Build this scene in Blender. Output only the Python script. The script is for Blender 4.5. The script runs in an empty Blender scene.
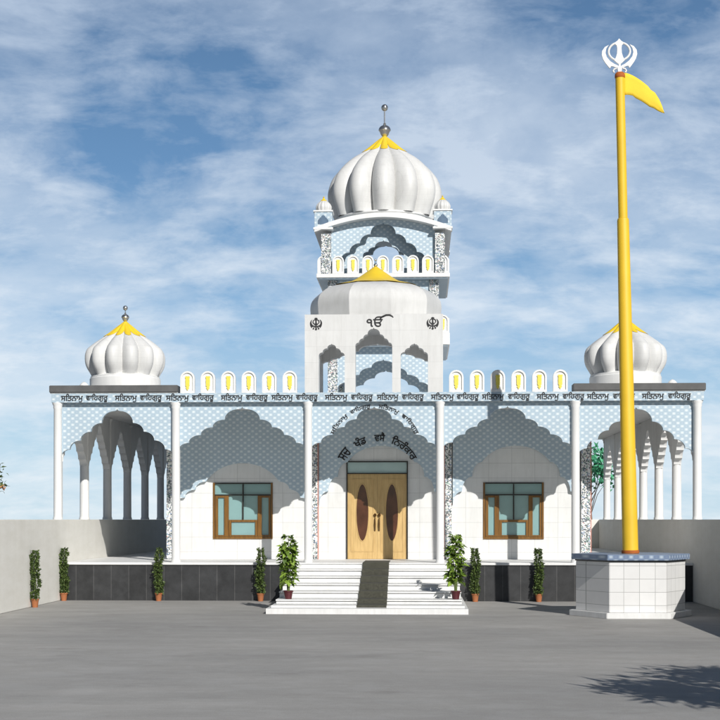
import bpy, bmesh, math, random
import numpy as np
from mathutils import Vector, Matrix
from mathutils.geometry import delaunay_2d_cdt, tessellate_polygon
random.seed(7)
S = bpy.context.scene
C = S.collection
PI = math.pi

# ------------------------------------------------------------------ materials
def new_mat(name):
    m = bpy.data.materials.new(name); m.use_nodes = True
    return m, m.node_tree, m.node_tree.nodes['Principled BSDF']

def N(nt, t, **k):
    n = nt.nodes.new(t)
    for a, b in k.items(): setattr(n, a, b)
    return n

def math_node(nt, op, a=None, b=None, clamp=False):
    n = N(nt, 'ShaderNodeMath', operation=op); n.use_clamp = clamp
    for i, v in enumerate((a, b)):
        if v is None: continue
        if isinstance(v, (int, float)): n.inputs[i].default_value = v
        else: nt.links.new(v, n.inputs[i])
    return n.outputs[0]

def ramp(nt, fac, stops):
    r = N(nt, 'ShaderNodeValToRGB')
    e = r.color_ramp.elements
    while len(e) < len(stops): e.new(.5)
    for i, (p, c) in enumerate(stops):
        e[i].position = p; e[i].color = (*c, 1)
    nt.links.new(fac, r.inputs[0])
    return r.outputs[0]

def mixc(nt, fac, a, b, mode='MIX'):
    n = N(nt, 'ShaderNodeMix', data_type='RGBA', blend_type=mode)
    if isinstance(fac, (int, float)): n.inputs[0].default_value = fac
    else: nt.links.new(fac, n.inputs[0])
    for i, v in ((6, a), (7, b)):
        if isinstance(v, tuple): n.inputs[i].default_value = (*v, 1)
        else: nt.links.new(v, n.inputs[i])
    return n.outputs[2]

def coords(nt, scale=(1, 1, 1)):
    t = N(nt, 'ShaderNodeTexCoord'); m = N(nt, 'ShaderNodeMapping')
    m.inputs['Scale'].default_value = scale
    nt.links.new(t.outputs['Object'], m.inputs[0])
    return m.outputs[0]

def wall_uv(nt):      # (x+y, z, 0): runs along walls facing either axis
    t = N(nt, 'ShaderNodeTexCoord'); s = N(nt, 'ShaderNodeSeparateXYZ')
    nt.links.new(t.outputs['Object'], s.inputs[0])
    u = math_node(nt, 'ADD', s.outputs[0], s.outputs[1])
    c = N(nt, 'ShaderNodeCombineXYZ')
    nt.links.new(u, c.inputs[0]); nt.links.new(s.outputs[2], c.inputs[1])
    return c.outputs[0], u, s.outputs[2]

def noise(nt, vec, scale, detail=5, rough=.55):
    n = N(nt, 'ShaderNodeTexNoise'); n.inputs['Scale'].default_value = scale
    n.inputs['Detail'].default_value = detail; n.inputs['Roughness'].default_value = rough
    nt.links.new(vec, n.inputs['Vector'])
    return n.outputs['Fac']

def weather(nt, col, amt):
    st = noise(nt, coords(nt, (5, 5, .55)), 1.7, 7, .7); bl = noise(nt, coords(nt), .9, 6, .65)
    c = mixc(nt, 1., col, ramp(nt, st, [(.36, (1-amt, 1-amt*1.04, 1-amt*1.12)), (.56, (1, 1, 1))]), 'MULTIPLY')
    return mixc(nt, 1., c, ramp(nt, bl, [(.34, (1-amt*.7,)*3), (.6, (1, 1, 1))]), 'MULTIPLY')

def simple(name, col, rough=.6, var=.12, scale=6, metal=0, spec=.4, bump=0, wx=0):
    m, nt, p = new_mat(name)
    v = coords(nt)
    f = noise(nt, v, scale)
    lo = tuple(c*(1-var) for c in col); hi = tuple(min(1, c*(1+var)) for c in col)
    c = ramp(nt, f, [(.3, lo), (.7, hi)])
    if wx: c = weather(nt, c, wx)
    nt.links.new(c, p.inputs['Base Color'])
    p.inputs['Roughness'].default_value = rough; p.inputs['Metallic'].default_value = metal
    p.inputs['Specular IOR Level'].default_value = spec
    if bump:
        b = N(nt, 'ShaderNodeBump'); b.inputs['Strength'].default_value = bump; b.inputs['Distance'].default_value = .01
        nt.links.new(noise(nt, v, scale*8), b.inputs['Height']); nt.links.new(b.outputs[0], p.inputs['Normal'])
    return m

def tiled(name, col, seam, w, h, rough=.35, var=.03, mortar=.012, off=0, spec=.4, marble=0, origin=(0, 0), wx=0):
    m, nt, p = new_mat(name)
    uv, u, z = wall_uv(nt)
    mp = N(nt, 'ShaderNodeMapping'); mp.inputs['Location'].default_value = (origin[0], origin[1], 0)
    nt.links.new(uv, mp.inputs[0])
    b = N(nt, 'ShaderNodeTexBrick'); b.offset = off; b.offset_frequency = 2
    b.inputs['Scale'].default_value = 1; b.inputs['Brick Width'].default_value = w; b.inputs['Row Height'].default_value = h
    b.inputs['Mortar Size'].default_value = mortar; b.inputs['Mortar Smooth'].default_value = .3
    b.inputs['Color1'].default_value = (*[c*(1-var) for c in col], 1)
    b.inputs['Color2'].default_value = (*[min(1, c*(1+var)) for c in col], 1)
    b.inputs['Mortar'].default_value = (*seam, 1)
    nt.links.new(mp.outputs[0], b.inputs['Vector'])
    out = b.outputs['Color']
    t = coords(nt)
    f = noise(nt, t, 3.5, 8, .65)
    a = .06+marble
    out = mixc(nt, 1.0, out, ramp(nt, f, [(.3, (1-a,)*3), (.7, (1, 1, 1))]), 'MULTIPLY')
    if wx: out = weather(nt, out, wx)
    nt.links.new(out, p.inputs['Base Color'])
    p.inputs['Roughness'].default_value = rough; p.inputs['Specular IOR Level'].default_value = spec
    return m

def lattice_mat(name='blue_lattice', stops=((.0, (.48, .58, .66)), (.22, (.41, .52, .61)), (.50, (.44, .55, .63)), (.74, (.57, .66, .72)), (1.0, (.74, .80, .82)))):
    m, nt, p = new_mat(name)
    uv, u, z = wall_uv(nt)
    a = math_node(nt, 'MULTIPLY', math_node(nt, 'COSINE', math_node(nt, 'MULTIPLY', u, 2*PI/.205)),
                  math_node(nt, 'COSINE', math_node(nt, 'MULTIPLY', z, 2*PI/.158)))
    f = math_node(nt, 'ADD', math_node(nt, 'MULTIPLY', a, .5), .5)
    col = ramp(nt, f, list(stops))
    col = mixc(nt, 1., col, ramp(nt, noise(nt, coords(nt), 1.5), [(.3, (.92,)*3), (.7, (1, 1, 1))]), 'MULTIPLY')
    nt.links.new(col, p.inputs['Base Color']); p.inputs['Roughness'].default_value = .4
    return m

def floral_mat():
    m, nt, p = new_mat('floral_tile')
    t = coords(nt)
    v = N(nt, 'ShaderNodeTexVoronoi'); v.inputs['Scale'].default_value = 21
    nt.links.new(t, v.inputs['Vector'])
    sp = N(nt, 'ShaderNodeSeparateColor'); nt.links.new(v.outputs['Color'], sp.inputs[0])
    hue = ramp(nt, sp.outputs[0], [(0, (.12, .22, .42)), (.28, (.10, .11, .13)), (.55, (.16, .34, .26)), (.76, (.48, .24, .22)), (.84, (.75, .75, .72))])
    for e in hue.node.color_ramp.elements: pass
    hue.node.color_ramp.interpolation = 'CONSTANT'
    blot = ramp(nt, v.outputs['Distance'], [(.36, (.85,)*3), (.50, (0, 0, 0))])
    vine = ramp(nt, noise(nt, t, 9, 3, .6), [(.455, (0, 0, 0)), (.485, (1, 1, 1)), (.515, (1, 1, 1)), (.545, (0, 0, 0))])
    c = mixc(nt, blot, (.80, .79, .77), hue)
    c = mixc(nt, vine, c, (.06, .09, .10))
    nt.links.new(c, p.inputs['Base Color']); p.inputs['Roughness'].default_value = .35
    return m

def ground_mat():
    m, nt, p = new_mat('concrete_yard')
    a = noise(nt, coords(nt, (.35, 1.1, 1)), 1.3, 8, .62)
    b = noise(nt, coords(nt, (.06, .12, 1)), 2.2, 4, .5)
    g = noise(nt, coords(nt), 60, 3, .7)
    c = ramp(nt, a, [(.28, (.36, .354, .343)), (.72, (.455, .447, .433))])
    c = mixc(nt, 1., c, ramp(nt, b, [(.3, (.84, .84, .84)), (.7, (1.08, 1.07, 1.05))]), 'MULTIPLY')
    c = mixc(nt, 1., c, ramp(nt, g, [(.3, (.84, .84, .84)), (.7, (1.08,)*3)]), 'MULTIPLY')
    cr = noise(nt, coords(nt, (1, 1, 1)), .9, 9, .75)
    c = mixc(nt, 1., c, ramp(nt, cr, [(.42, (1, 1, 1)), (.50, (.93, .92, .91)), (.58, (1, 1, 1))]), 'MULTIPLY')
    nt.links.new(c, p.inputs['Base Color']); p.inputs['Roughness'].default_value = .72; p.inputs['Specular IOR Level'].default_value = .3
    c2_ = noise(nt, coords(nt, (.5, .8, 1)), 1.1, 10, .72)
    c = mixc(nt, 1., c, ramp(nt, c2_, [(.30, (.80, .79, .78)), (.44, (1, 1, 1)), (.62, (1, 1, 1)), (.74, (1.07, 1.06, 1.04))]), 'MULTIPLY'); nt.links.new(c, p.inputs['Base Color'])
    bp = N(nt, 'ShaderNodeBump'); bp.inputs['Strength'].default_value = .25; bp.inputs['Distance'].default_value = .01
    nt.links.new(g, bp.inputs['Height']); nt.links.new(bp.outputs[0], p.inputs['Normal'])
    return m

def compound_mat():
    m, nt, p = new_mat('wall_plaster')
    f = noise(nt, coords(nt, (1, 1, .12)), 2.2, 6, .6)
    s = noise(nt, coords(nt, (1, .5, 1.6)), 2.6, 9, .68)
    c = ramp(nt, f, [(.3, (.77, .755, .705)), (.7, (.82, .805, .755))])
    c = mixc(nt, 1., c, ramp(nt, s, [(.35, (.94, .935, .92)), (.6, (1, 1, 1))]), 'MULTIPLY')
    nt.links.new(c, p.inputs['Base Color']); p.inputs['Roughness'].default_value = .8
    return m

def wood_mat(name, c1, c2, rough=.35):
    m, nt, p = new_mat(name)
    f = noise(nt, coords(nt, (9, 9, .8)), 3, 6, .6)
    nt.links.new(ramp(nt, f, [(.3, c1), (.7, c2)]), p.inputs['Base Color'])
    p.inputs['Roughness'].default_value = rough
    return m

def carpet_mat():
    m, nt, p = new_mat('woven_mat')
    t = N(nt, 'ShaderNodeTexCoord'); s = N(nt, 'ShaderNodeSeparateXYZ'); nt.links.new(t.outputs['Object'], s.inputs[0])
    yz = math_node(nt, 'SUBTRACT', s.outputs[1], s.outputs[2])
    a = math_node(nt, 'MULTIPLY', math_node(nt, 'SINE', math_node(nt, 'MULTIPLY', s.outputs[0], 190)), math_node(nt, 'SINE', math_node(nt, 'MULTIPLY', yz, 110)))
    f = math_node(nt, 'ADD', math_node(nt, 'MULTIPLY', a, .3), noise(nt, coords(nt), 25, 3))
    nt.links.new(ramp(nt, f, [(.25, (.03, .03, .022)), (.75, (.10, .098, .075))]), p.inputs['Base Color'])
    p.inputs['Roughness'].default_value = .95
    return m

def leaf_mat(name, dark, light):
    m, nt, p = new_mat(name)
    g = N(nt, 'ShaderNodeNewGeometry')
    f = math_node(nt, 'ADD', math_node(nt, 'MULTIPLY', g.outputs['Random Per Island'], .7), math_node(nt, 'MULTIPLY', noise(nt, coords(nt), 5, 3), .3))
    nt.links.new(ramp(nt, f, [(.1, dark), (.85, light)]), p.inputs['Base Color'])
    p.inputs['Roughness'].default_value = .45
    p.inputs['Specular IOR Level'].default_value = .35
    return m

M = dict(
    lowdome=simple('weathered_white', (.66, .66, .65), .5, .05, 2.5, wx=.06),
    kiosk=tiled('kiosk_tile', (.71, .71, .70), (.60, .60, .59), .62, .40, mortar=.004, off=0, origin=(.31, .05), wx=.07),
    tile=tiled('white_tile', (.76, .76, .745), (.58, .58, .57), .62, .40, mortar=.007, off=0, origin=(.31, .05), wx=.06),
    plaster=simple('white_paint', (.76, .76, .75), .55, .04, 2, wx=.08),
    dome=tiled('dome_paint', (.70, .70, .69), (.62, .62, .61), .32, .155, rough=.5, var=.012, mortar=.003, wx=.06),
    trim=simple('bright_white_paint', (.80, .80, .79), .5, .02, 2, wx=.06),
    lattice=lattice_mat(), rim=lattice_mat('rim_tile', ((.0, (.20, .26, .38)), (.4, (.16, .22, .34)), (.6, (.24, .31, .42)), (.97, (.46, .54, .62)))), floral=floral_mat(),
    pink=simple('pink_border', (.56, .27, .22), .5),
    granite=tiled('dark_granite', (.047, .048, .050), (.115, .115, .115), .445, 4.0, rough=.42, var=.12, mortar=.008, marble=.42, origin=(.1, 1)),
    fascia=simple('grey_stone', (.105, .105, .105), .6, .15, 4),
    step=simple('white_marble', (.78, .78, .77), .4, .04, 3, wx=.09),
    octa=tiled('plinth_tile', (.76, .755, .745), (.40, .40, .39), .32, .27, rough=.35, mortar=.006, off=.0, var=.04),
    ground=ground_mat(), compound=compound_mat(),
    yellow=simple('yellow_paint', (.84, .59, .035), .42, .06, 3),
    pole=simple('pole_yellow', (.78, .50, .025), .55, .05, 2, spec=.5),
    flag=simple('yellow_cloth', (.88, .62, .05), .85, .05, 4),
    orange=simple('orange_cloth', (.40, .11, .02), .8),
    emblem=simple('emblem_yellow', (.80, .68, .10), .5, .1, 20),
    black=simple('black_paint', (.018, .018, .02), .5),
    wood=wood_mat('golden_door_wood', (.50, .33, .13), (.66, .46, .20)),
    brown=wood_mat('window_wood', (.13, .058, .010), (.23, .11, .020)),
    darkframe=simple('dark_metal', (.025, .022, .018), .4),
    glass=simple('teal_glass', (.22, .37, .37), .07, .05, 1, spec=.9),
    oval=simple('brown_glass', (.085, .032, .018), .12, .3, 3, spec=.6),
    brass=simple('aged_brass', (.12, .06, .02), .3, .3, 20, metal=.7),
    steel=simple('polished_steel', (.58, .58, .57), .22, .05, 5, metal=.9),
    terracotta=simple('terracotta', (.36, .13, .05), .7),
    maroon=simple('maroon_plastic', (.085, .018, .022), .35),
    soil=simple('soil', (.04, .03, .02), .9),
    bark=simple('bark', (.12, .09, .06), .9, .3, 10, bump=.4),
    stem=simple('green_stem', (.12, .16, .05), .7),
    leaf1=leaf_mat('shrub_leaf', (.022, .045, .012), (.12, .17, .045)),
    leaf2=leaf_mat('broad_leaf', (.05, .10, .015), (.26, .38, .06)),
    leaf3=leaf_mat('tree_leaf', (.03, .20, .11), (.12, .48, .25)),
    blossom=simple('orange_blossom', (.55, .26, .12), .6),
    carpet=carpet_mat(),
    mural=simple('turret_window_blue', (.10, .16, .24), .5),
)

# ------------------------------------------------------------------ helpers
def obj(name, bm, mat, parent=None, smooth=False, loc=None, recalc=False):
    if recalc: bmesh.ops.recalc_face_normals(bm, faces=bm.faces)
    me = bpy.data.meshes.new(name); bm.to_mesh(me); bm.free()
    me.materials.append(M[mat] if isinstance(mat, str) else mat)
    if smooth:
        me.polygons.foreach_set('use_smooth', [True]*len(me.polygons))
        try: me.set_sharp_from_angle(angle=math.radians(40))
        except Exception: pass
    o = bpy.data.objects.new(name, me); C.objects.link(o)
    if parent: o.parent = parent
    if loc: o.location = loc
    return o

def thing(name, label, cat, loc=(0, 0, 0), group=None):
    o = bpy.data.objects.new(name, None); C.objects.link(o); o.location = loc
    o.empty_display_size = .2
    o['label'] = label; o['category'] = cat
    if group: o['group'] = group
    return o

def tag(o, label, cat, group=None):
    o['label'] = label; o['category'] = cat
    if group: o['group'] = group
    return o

def box(bm, x0, x1, y0, y1, z0, z1):
    v = [bm.verts.new((x, y, z)) for x in (x0, x1) for y in (y0, y1) for z in (z0, z1)]
    for f in ((0, 1, 3, 2), (4, 6, 7, 5), (0, 4, 5, 1), (2, 3, 7, 6), (0, 2, 6, 4), (1, 5, 7, 3)):
        bm.faces.new([v[i] for i in f])
    return v

def bx(*a):
    bm = bmesh.new(); box(bm, *a); return bm

def bevbox(*a, w=.01, seg=2):
    bm = bx(*a); bmesh.ops.bevel(bm, geom=list(bm.edges), offset=w, segments=seg, affect='EDGES'); return bm

def lathe(bm, prof, cx=0, cy=0, seg=24, cap=True):
    rings = []
    for r, z in prof:
        if r < 1e-4: rings.append([bm.verts.new((cx, cy, z))])
        else: rings.append([bm.verts.new((cx+r*math.cos(2*PI*i/seg), cy+r*math.sin(2*PI*i/seg), z)) for i in range(seg)])
    for a, b in zip(rings, rings[1:]):
        for i in range(seg):
            j = (i+1) % seg
            if len(a) == 1 and len(b) == 1: continue
            if len(a) == 1: bm.faces.new((a[0], b[j], b[i]))
            elif len(b) == 1: bm.faces.new((a[i], a[j], b[0]))
            else: bm.faces.new((a[i], a[j], b[j], b[i]))
    if cap:
        for r, k in ((rings[0], 1), (rings[-1], 0)):
            if len(r) > 1: bm.faces.new(r[::-1] if k else r)
    return bm

def interp(prof, t):
    t = max(0, min(1, t))*(len(prof)-1); i = min(int(t), len(prof)-2); f = t-i
    p0 = prof[max(i-1, 0)]; p1 = prof[i]; p2 = prof[i+1]; p3 = prof[min(i+2, len(prof)-1)]
    def cr(a, b, c, d): return .5*((2*b)+(-a+c)*f+(2*a-5*b+4*c-d)*f*f+(-a+3*b-3*c+d)*f**3)
    return max(0, cr(p0[0], p1[0], p2[0], p3[0])), cr(p0[1], p1[1], p2[1], p3[1])

def rib(th, n, d, ph=0):
    s = abs(math.sin(n*(th-ph)/2))
    return 1-d*(1-s**.74)

def ribbed(prof, n, d, cx, cy, t0=0, t1=1, rows=40, per=14, ph=0, grow=0, edge=None, facets=False):
    """gadrooned surface; edge(theta) gives the start parameter for petals"""
    bm = bmesh.new(); seg = n*per if not facets else n
    grid = []
    for i in range(seg):
        th = 2*PI*i/seg + (ph if facets else 0)
        a = edge(th) if edge else t0
        col = []
        for k in range(rows+1):
            t = a+(t1-a)*k/rows
            r, z = interp(prof, t)
            q = 1 if facets else rib(th, n, d*min(1, r/ (max(p[0] for p in prof)*.35)), ph)
            rr = r*q+grow
            col.append(bm.verts.new((cx+rr*math.cos(th), cy+rr*math.sin(th), z+grow*.4)))
        grid.append(col)
    for i in range(seg):
        a, b = grid[i], grid[(i+1) % seg]
        for k in range(rows): bm.faces.new((a[k], b[k], b[k+1], a[k+1]))
    return bm

def lobes(w, zs, za, n=5, first=.30, steps=7, tip=.05):
    """half of a cusped arch, from apex (0,za) to (w,zs) as (x,z) list"""
    xs = [0, first*w]; rest = (1-first)*w
    wt = [1.0]*(n-1); 
    if n > 2: wt[-1] = .8
    tot = sum(wt)
    for q in wt: xs.append(xs[-1]+rest*q/tot)
    zz = [za-tip]
    drop = (za-tip-zs)
    for k in range(1, n+1):
        u = xs[k]/w
        zz.append(za-tip-drop*(u**1.05))
    pts = [(0, za), (.018*w, za-tip*.75), (.05*w, za-tip*1.0)]
    x0, z0 = .05*w, za-tip
    for k in range(1, n+1):
        x1, z1 = xs[k], zz[k]
        for s in range(1, steps+1):
            t = s/steps*PI/2
            pts.append((x0+(x1-x0)*math.sin(t), z1+(z0-z1)*math.cos(t)))
        x0, z0 = x1, z1
    return pts

def spandrel(bm, curve, ztop, y0, y1, cx=0, axis='x', topf=None):
    """solid slab between the arch curve and ztop; axis: direction of the arch's width; y0<y1 the other axis"""
    full = [(-x, z) for x, z in curve[::-1]] + curve[1:]
    def V(u, v, z): return bm.verts.new((u, v, z) if axis == 'x' else (v, u, z))
    A = []; 
    for u, z in full:
        zt = topf(cx+u) if topf else ztop
        A.append((V(cx+u, y0, z), V(cx+u, y0, zt), V(cx+u, y1, z), V(cx+u, y1, zt)))
    for a, b in zip(A, A[1:]):
        same = (a[0].co-b[0].co).length < 1e-6
        if same: continue
        if abs((a[1].co-b[1].co).length) > 1e-6:
            bm.faces.new((a[0], b[0], b[1], a[1])); bm.faces.new((b[2], a[2], a[3], b[3])); bm.faces.new((a[1], b[1], b[3], a[3]))
        bm.faces.new((a[0], a[2], b[2], b[0]))
    for e, k in ((A[0], 0), (A[-1], 1)):
        bm.faces.new((e[0], e[1], e[3], e[2]) if k == 0 else (e[0], e[2], e[3], e[1]))

def wall_holes(bm, x0, x1, z0, z1, y0, y1, holes):
    """wall slab with rectangular openings (hx0,hx1,hz0,hz1)"""
    xs = sorted({x0, x1, *[h[0] for h in holes], *[h[1] for h in holes]})
    zs = sorted({z0, z1, *[h[2] for h in holes], *[h[3] for h in holes]})
    def solid(i, k):
        if i < 0 or k < 0 or i >= len(xs)-1 or k >= len(zs)-1: return False
        cx, cz = (xs[i]+xs[i+1])/2, (zs[k]+zs[k+1])/2
        return not any(h[0] < cx < h[1] and h[2] < cz < h[3] for h in holes)
    def q(*p): bm.faces.new([bm.verts.new(c) for c in p])
    for i in range(len(xs)-1):
        for k in range(len(zs)-1):
            if not solid(i, k): continue
            a, b, c, d = xs[i], xs[i+1], zs[k], zs[k+1]
            q((a, y0, c), (b, y0, c), (b, y0, d), (a, y0, d)); q((b, y1, c), (a, y1, c), (a, y1, d), (b, y1, d))
            if not solid(i-1, k): q((a, y1, c), (a, y0, c), (a, y0, d), (a, y1, d))
            if not solid(i+1, k): q((b, y0, c), (b, y1, c), (b, y1, d), (b, y0, d))
            if not solid(i, k-1): q((a, y1, c), (b, y1, c), (b, y0, c), (a, y0, c))
            if not solid(i, k+1): q((a, y0, d), (b, y0, d), (b, y1, d), (a, y1, d))
    bmesh.ops.remove_doubles(bm, verts=bm.verts, dist=1e-5)

def tube(bm, pts, rads, seg=8, flat=1.0):
    rings = []
    for i, p in enumerate(pts):
        p = Vector(p); a = Vector(pts[max(i-1, 0)]); b = Vector(pts[min(i+1, len(pts)-1)])
        t = (b-a).normalized(); ref = Vector((0, 1, 0)) if abs(t.y) < .9 else Vector((1, 0, 0))
        s = t.cross(ref).normalized(); u = s.cross(t).normalized(); r = rads[i] if isinstance(rads, (list, tuple)) else rads
        rings.append([bm.verts.new(p+s*r*math.cos(2*PI*k/seg)+u*r*flat*math.sin(2*PI*k/seg)) for k in range(seg)])
    for a, b in zip(rings, rings[1:]):
        for k in range(seg): bm.faces.new((a[k], a[(k+1) % seg], b[(k+1) % seg], b[k]))
    bm.faces.new(rings[0][::-1]); bm.faces.new(rings[-1])

def prism(bm, poly, y0, y1, mp=None):
    """flat outline in x,z given a thickness along y"""
    mp = mp or (lambda u, y, v: (u, y, v))
    a = [bm.verts.new(mp(u, y0, v)) for u, v in poly]; b = [bm.verts.new(mp(u, y1, v)) for u, v in poly]
    n = len(poly)
    for t in tessellate_polygon([[Vector((u, v, 0)) for u, v in poly]]):
        if len(set(t)) < 3: continue
        bm.faces.new([a[q] for q in t]); bm.faces.new([b[q] for q in t[::-1]])
    for i in range(n): bm.faces.new((a[i], b[i], b[(i+1) % n], a[(i+1) % n]))

# lettering: outlines of the font, merged by winding so strokes stay solid
_cache = {}
def glyphs(body, bold=.012):
    key = (body, bold)
    if key in _cache: return _cache[key]
    cu = bpy.data.curves.new('lettering_source', 'FONT'); cu.body = body; cu.resolution_u = 3; cu.fill_mode = 'NONE'
    o = bpy.data.objects.new('lettering_source', cu); C.objects.link(o)
    bpy.context.view_layer.update()
    me = o.evaluated_get(bpy.context.evaluated_depsgraph_get()).to_mesh()
    co = [(v.co.x, v.co.y) for v in me.vertices]; nxt = {}
    for e in me.edges:
        a, b = e.vertices; nxt.setdefault(a, []).append(b); nxt.setdefault(b, []).append(a)
    seen = set(); loops = []
    for s in range(len(co)):
        if s in seen or s not in nxt: continue
        lp = [s]; seen.add(s); cur = s
        while True:
            c = [q for q in nxt[cur] if q not in seen]
            if not c: break
            q = cur+1 if cur+1 in c else c[0]
            lp.append(q); seen.add(q); cur = q
        if len(lp) > 2: loops.append(lp)
    bpy.data.objects.remove(o); bpy.data.curves.remove(cu)
    V, E = [], []
    offs = [(0, 0)] + ([(bold, 0), (-bold, 0), (0, bold), (0, -bold)] if bold else [])
    for dx, dy in offs:
        for lp in loops:
            b = len(V); V += [Vector((co[i][0]+dx, co[i][1]+dy)) for i in lp]
            E += [(b+i, b+(i+1) % len(lp)) for i in range(len(lp))]
    v2, e2, f2, *_ = delaunay_2d_cdt(V, E, [], 0, 1e-6)
    P = np.array([(v.x, v.y) for v in V]); E0 = np.array(E); A = P[E0[:, 0]]; B = P[E0[:, 1]]
    keep = []
    for f in f2:
        c = sum((v2[i] for i in f), Vector((0, 0)))/len(f)
        up = (A[:, 1] <= c.y) & (B[:, 1] > c.y); dn = (A[:, 1] > c.y) & (B[:, 1] <= c.y)
        cr = (B[:, 0]-A[:, 0])*(c.y-A[:, 1])-(c.x-A[:, 0])*(B[:, 1]-A[:, 1])
        if int(np.sum(up & (cr > 0)))-int(np.sum(dn & (cr < 0))) != 0: keep.append(tuple(f))
    used = sorted({i for f in keep for i in f})
    xs = [v2[i].x for i in used]; ys = [v2[i].y for i in used]
    r = ([(v.x, v.y) for v in v2], keep, (min(xs), max(xs), min(ys), max(ys)))
    _cache[key] = r
    return r

def letter(body, mp, thick=.012, bold=.012):
    """mp(u,v,depth) -> xyz with u,v in 0..1 of the text box"""
    V, F, (x0, x1, y0, y1) = glyphs(body, bold)
    bm = bmesh.new(); fr = {}; bk = {}
    def g(d, i, dep):
        if i not in d: d[i] = bm.verts.new(mp((V[i][0]-x0)/(x1-x0), (V[i][1]-y0)/(y1-y0), dep))
        return d[i]
    cnt = {}
    for f in F:
        bm.faces.new([g(fr, i, thick) for i in f])
        for a, b in zip(f, f[1:]+f[:1]): cnt[(a, b)] = 1
    for (a, b) in list(cnt):
        if (b, a) not in cnt: bm.faces.new((g(fr, a, thick), g(bk, a, 0), g(bk, b, 0), g(fr, b, thick)))
    return bm

def leaf(bm, p, d, up, L, W, bend=.25):
    d = d.normalized(); s = d.cross(up)
    if s.length < 1e-3: s = d.orthogonal()
    s.normalize(); n = s.cross(d).normalized()
    a = bm.verts.new(p); c1 = p+d*L*.5-n*L*bend*.1; m = bm.verts.new(c1)
    l = bm.verts.new(p+d*L*.42+s*W*.5+n*W*.15); r = bm.verts.new(p+d*L*.42-s*W*.5+n*W*.15)
    t = bm.verts.new(p+d*L-n*L*bend)
    bm.faces.new((a, m, l)); bm.faces.new((a, r, m)); bm.faces.new((m, t, l)); bm.faces.new((m, r, t))

def rvec(zlo=-1, zhi=1):
    a = random.uniform(0, 2*PI); z = random.uniform(zlo, zhi); r = math.sqrt(max(0, 1-z*z))
    return Vector((r*math.cos(a), r*math.sin(a), z))

# ------------------------------------------------------------------ constants
PT = .955      # platform top
RF = 5.20      # roof top
BAND = 4.975   # underside of the band
WY = 2.9       # hall front wall
HX = 5.72      # hall half width
WALLX = 7.86; WH = 2.03
COLX = (-8.0, -5.0, -1.66, 1.64, 5.0, 8.0)

# ------------------------------------------------------------------ setting
g = bmesh.new()
v = [g.verts.new(p) for p in ((-700, -500, 0), (700, -500, 0), (700, 900, 0), (-700, 900, 0))]; g.faces.new(v)
obj('ground', g, 'ground')['kind'] = 'structure'

for nm, x0, x1, lab in (('compound_wall', -8.12, -WALLX, 'long pale sunlit plaster compound wall on the left, two potted plants at its foot'),
                        ('compound_wall', WALLX, 8.12, 'long grey compound wall in its own shade on the right, beyond the flagpole plinth')):
    bm = bevbox(x0, x1, -34, 18.0, 0, WH, w=.012)
    tag(obj(nm, bm, 'compound'), lab, 'wall', 'compound walls along both sides of the yard')
bm = bevbox(-8.12, 8.12, 18.01, 18.25, 0, WH, w=.012)
tag(obj('compound_wall', bm, 'compound'), 'low back compound wall behind the temple joining the two side walls', 'wall', 'compound walls along both sides of the yard')

# ------------------------------------------------------------------ temple
T = thing('sikh_temple', 'white domed gurdwara with blue lattice cusped arches, tall central tower and dark granite platform', 'temple', (0, 0, 0))

pf = obj('platform', bx(-WALLX+.003, WALLX-.003, -.17, 17.9, 0, .895), 'granite', T)
obj('platform_edge', bevbox(-WALLX+.003, WALLX-.003, -.22, 17.95, .897, PT, w=.008), 'trim', pf)

# steps
bm = bmesh.new()
box(bm, -2.17, 2.17, -5.04, -.222, 0, .1165)
box(bm, -2.09, 2.10, -4.74, -.222, .1185, .165)
ys = [-4.07, -3.36, -2.62, -1.90, -1.05]; zs = [.257, .396, .536, .676, .815]
z0 = .167
for y, z in zip(ys, zs):
    box(bm, -2.045, 2.055, y, -.222, z0, z-.045); box(bm, -2.03, 2.04, y+.03, -.222, z-.0449, z-.0281)
    box(bm, -2.055, 2.065, y-.035, -.222, z-.028, z)
    z0 = z+.002
box(bm, -2.045, 2.055, -.30, -.222, .817, .925); box(bm, -2.055, 2.065, -.33, -.222, .927, PT)
obj('entrance_steps', bm, 'step', T)

# roof slab and band
obj('roof_slab', bx(-8.12, 8.12, .02, 17.3, BAND+.02, RF-.02), 'plaster', T)
band = obj('name_band', bx(-8.14, 8.14, -.12, .018, BAND, RF), 'lattice', T)
for sx in (-1, 1):
    a, b = sorted((sx*8.14, sx*8.122))
    obj('side_band', bx(a, b, .02, 17.3, BAND, RF), 'lattice', T)
WORDS = ['ਸਿਤਨਾਮੁ', 'ਵਾਿਹਗੁਰੂ']
def pxw(px, y=-.12):
    a = math.atan(60/1400); ca, sa = math.cos(a), math.sin(a); u = (px-360)/1400
    return 1.137+(-sa+u*ca)*(y+35)/(ca+u*sa)
spans = [(61, 83), (86, 108), (115, 137), (140, 162), (166, 189), (192, 214), (221, 242.5), (246, 268), (271.5, 293), (296, 318),
         (325, 347.5), (351, 373), (377, 398.5), (402, 424), (431, 454), (456.7, 479), (482, 504), (508, 530), (536.7, 559),
         (562.7, 584.5), (587, 609), (613, 635), (642, 664), (668, 691)]
for i, (a, b) in enumerate(spans):
    xa, xb = round(pxw(a), 3), round(pxw(b), 3)
    bm = letter(WORDS[i % 2], lambda u, v, d, xa=xa, xb=xb: (xa+(xb-xa)*u, -.1215-d, 4.978+.215*v), bold=.016)
    obj('lettering', bm, 'black', band)

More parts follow.
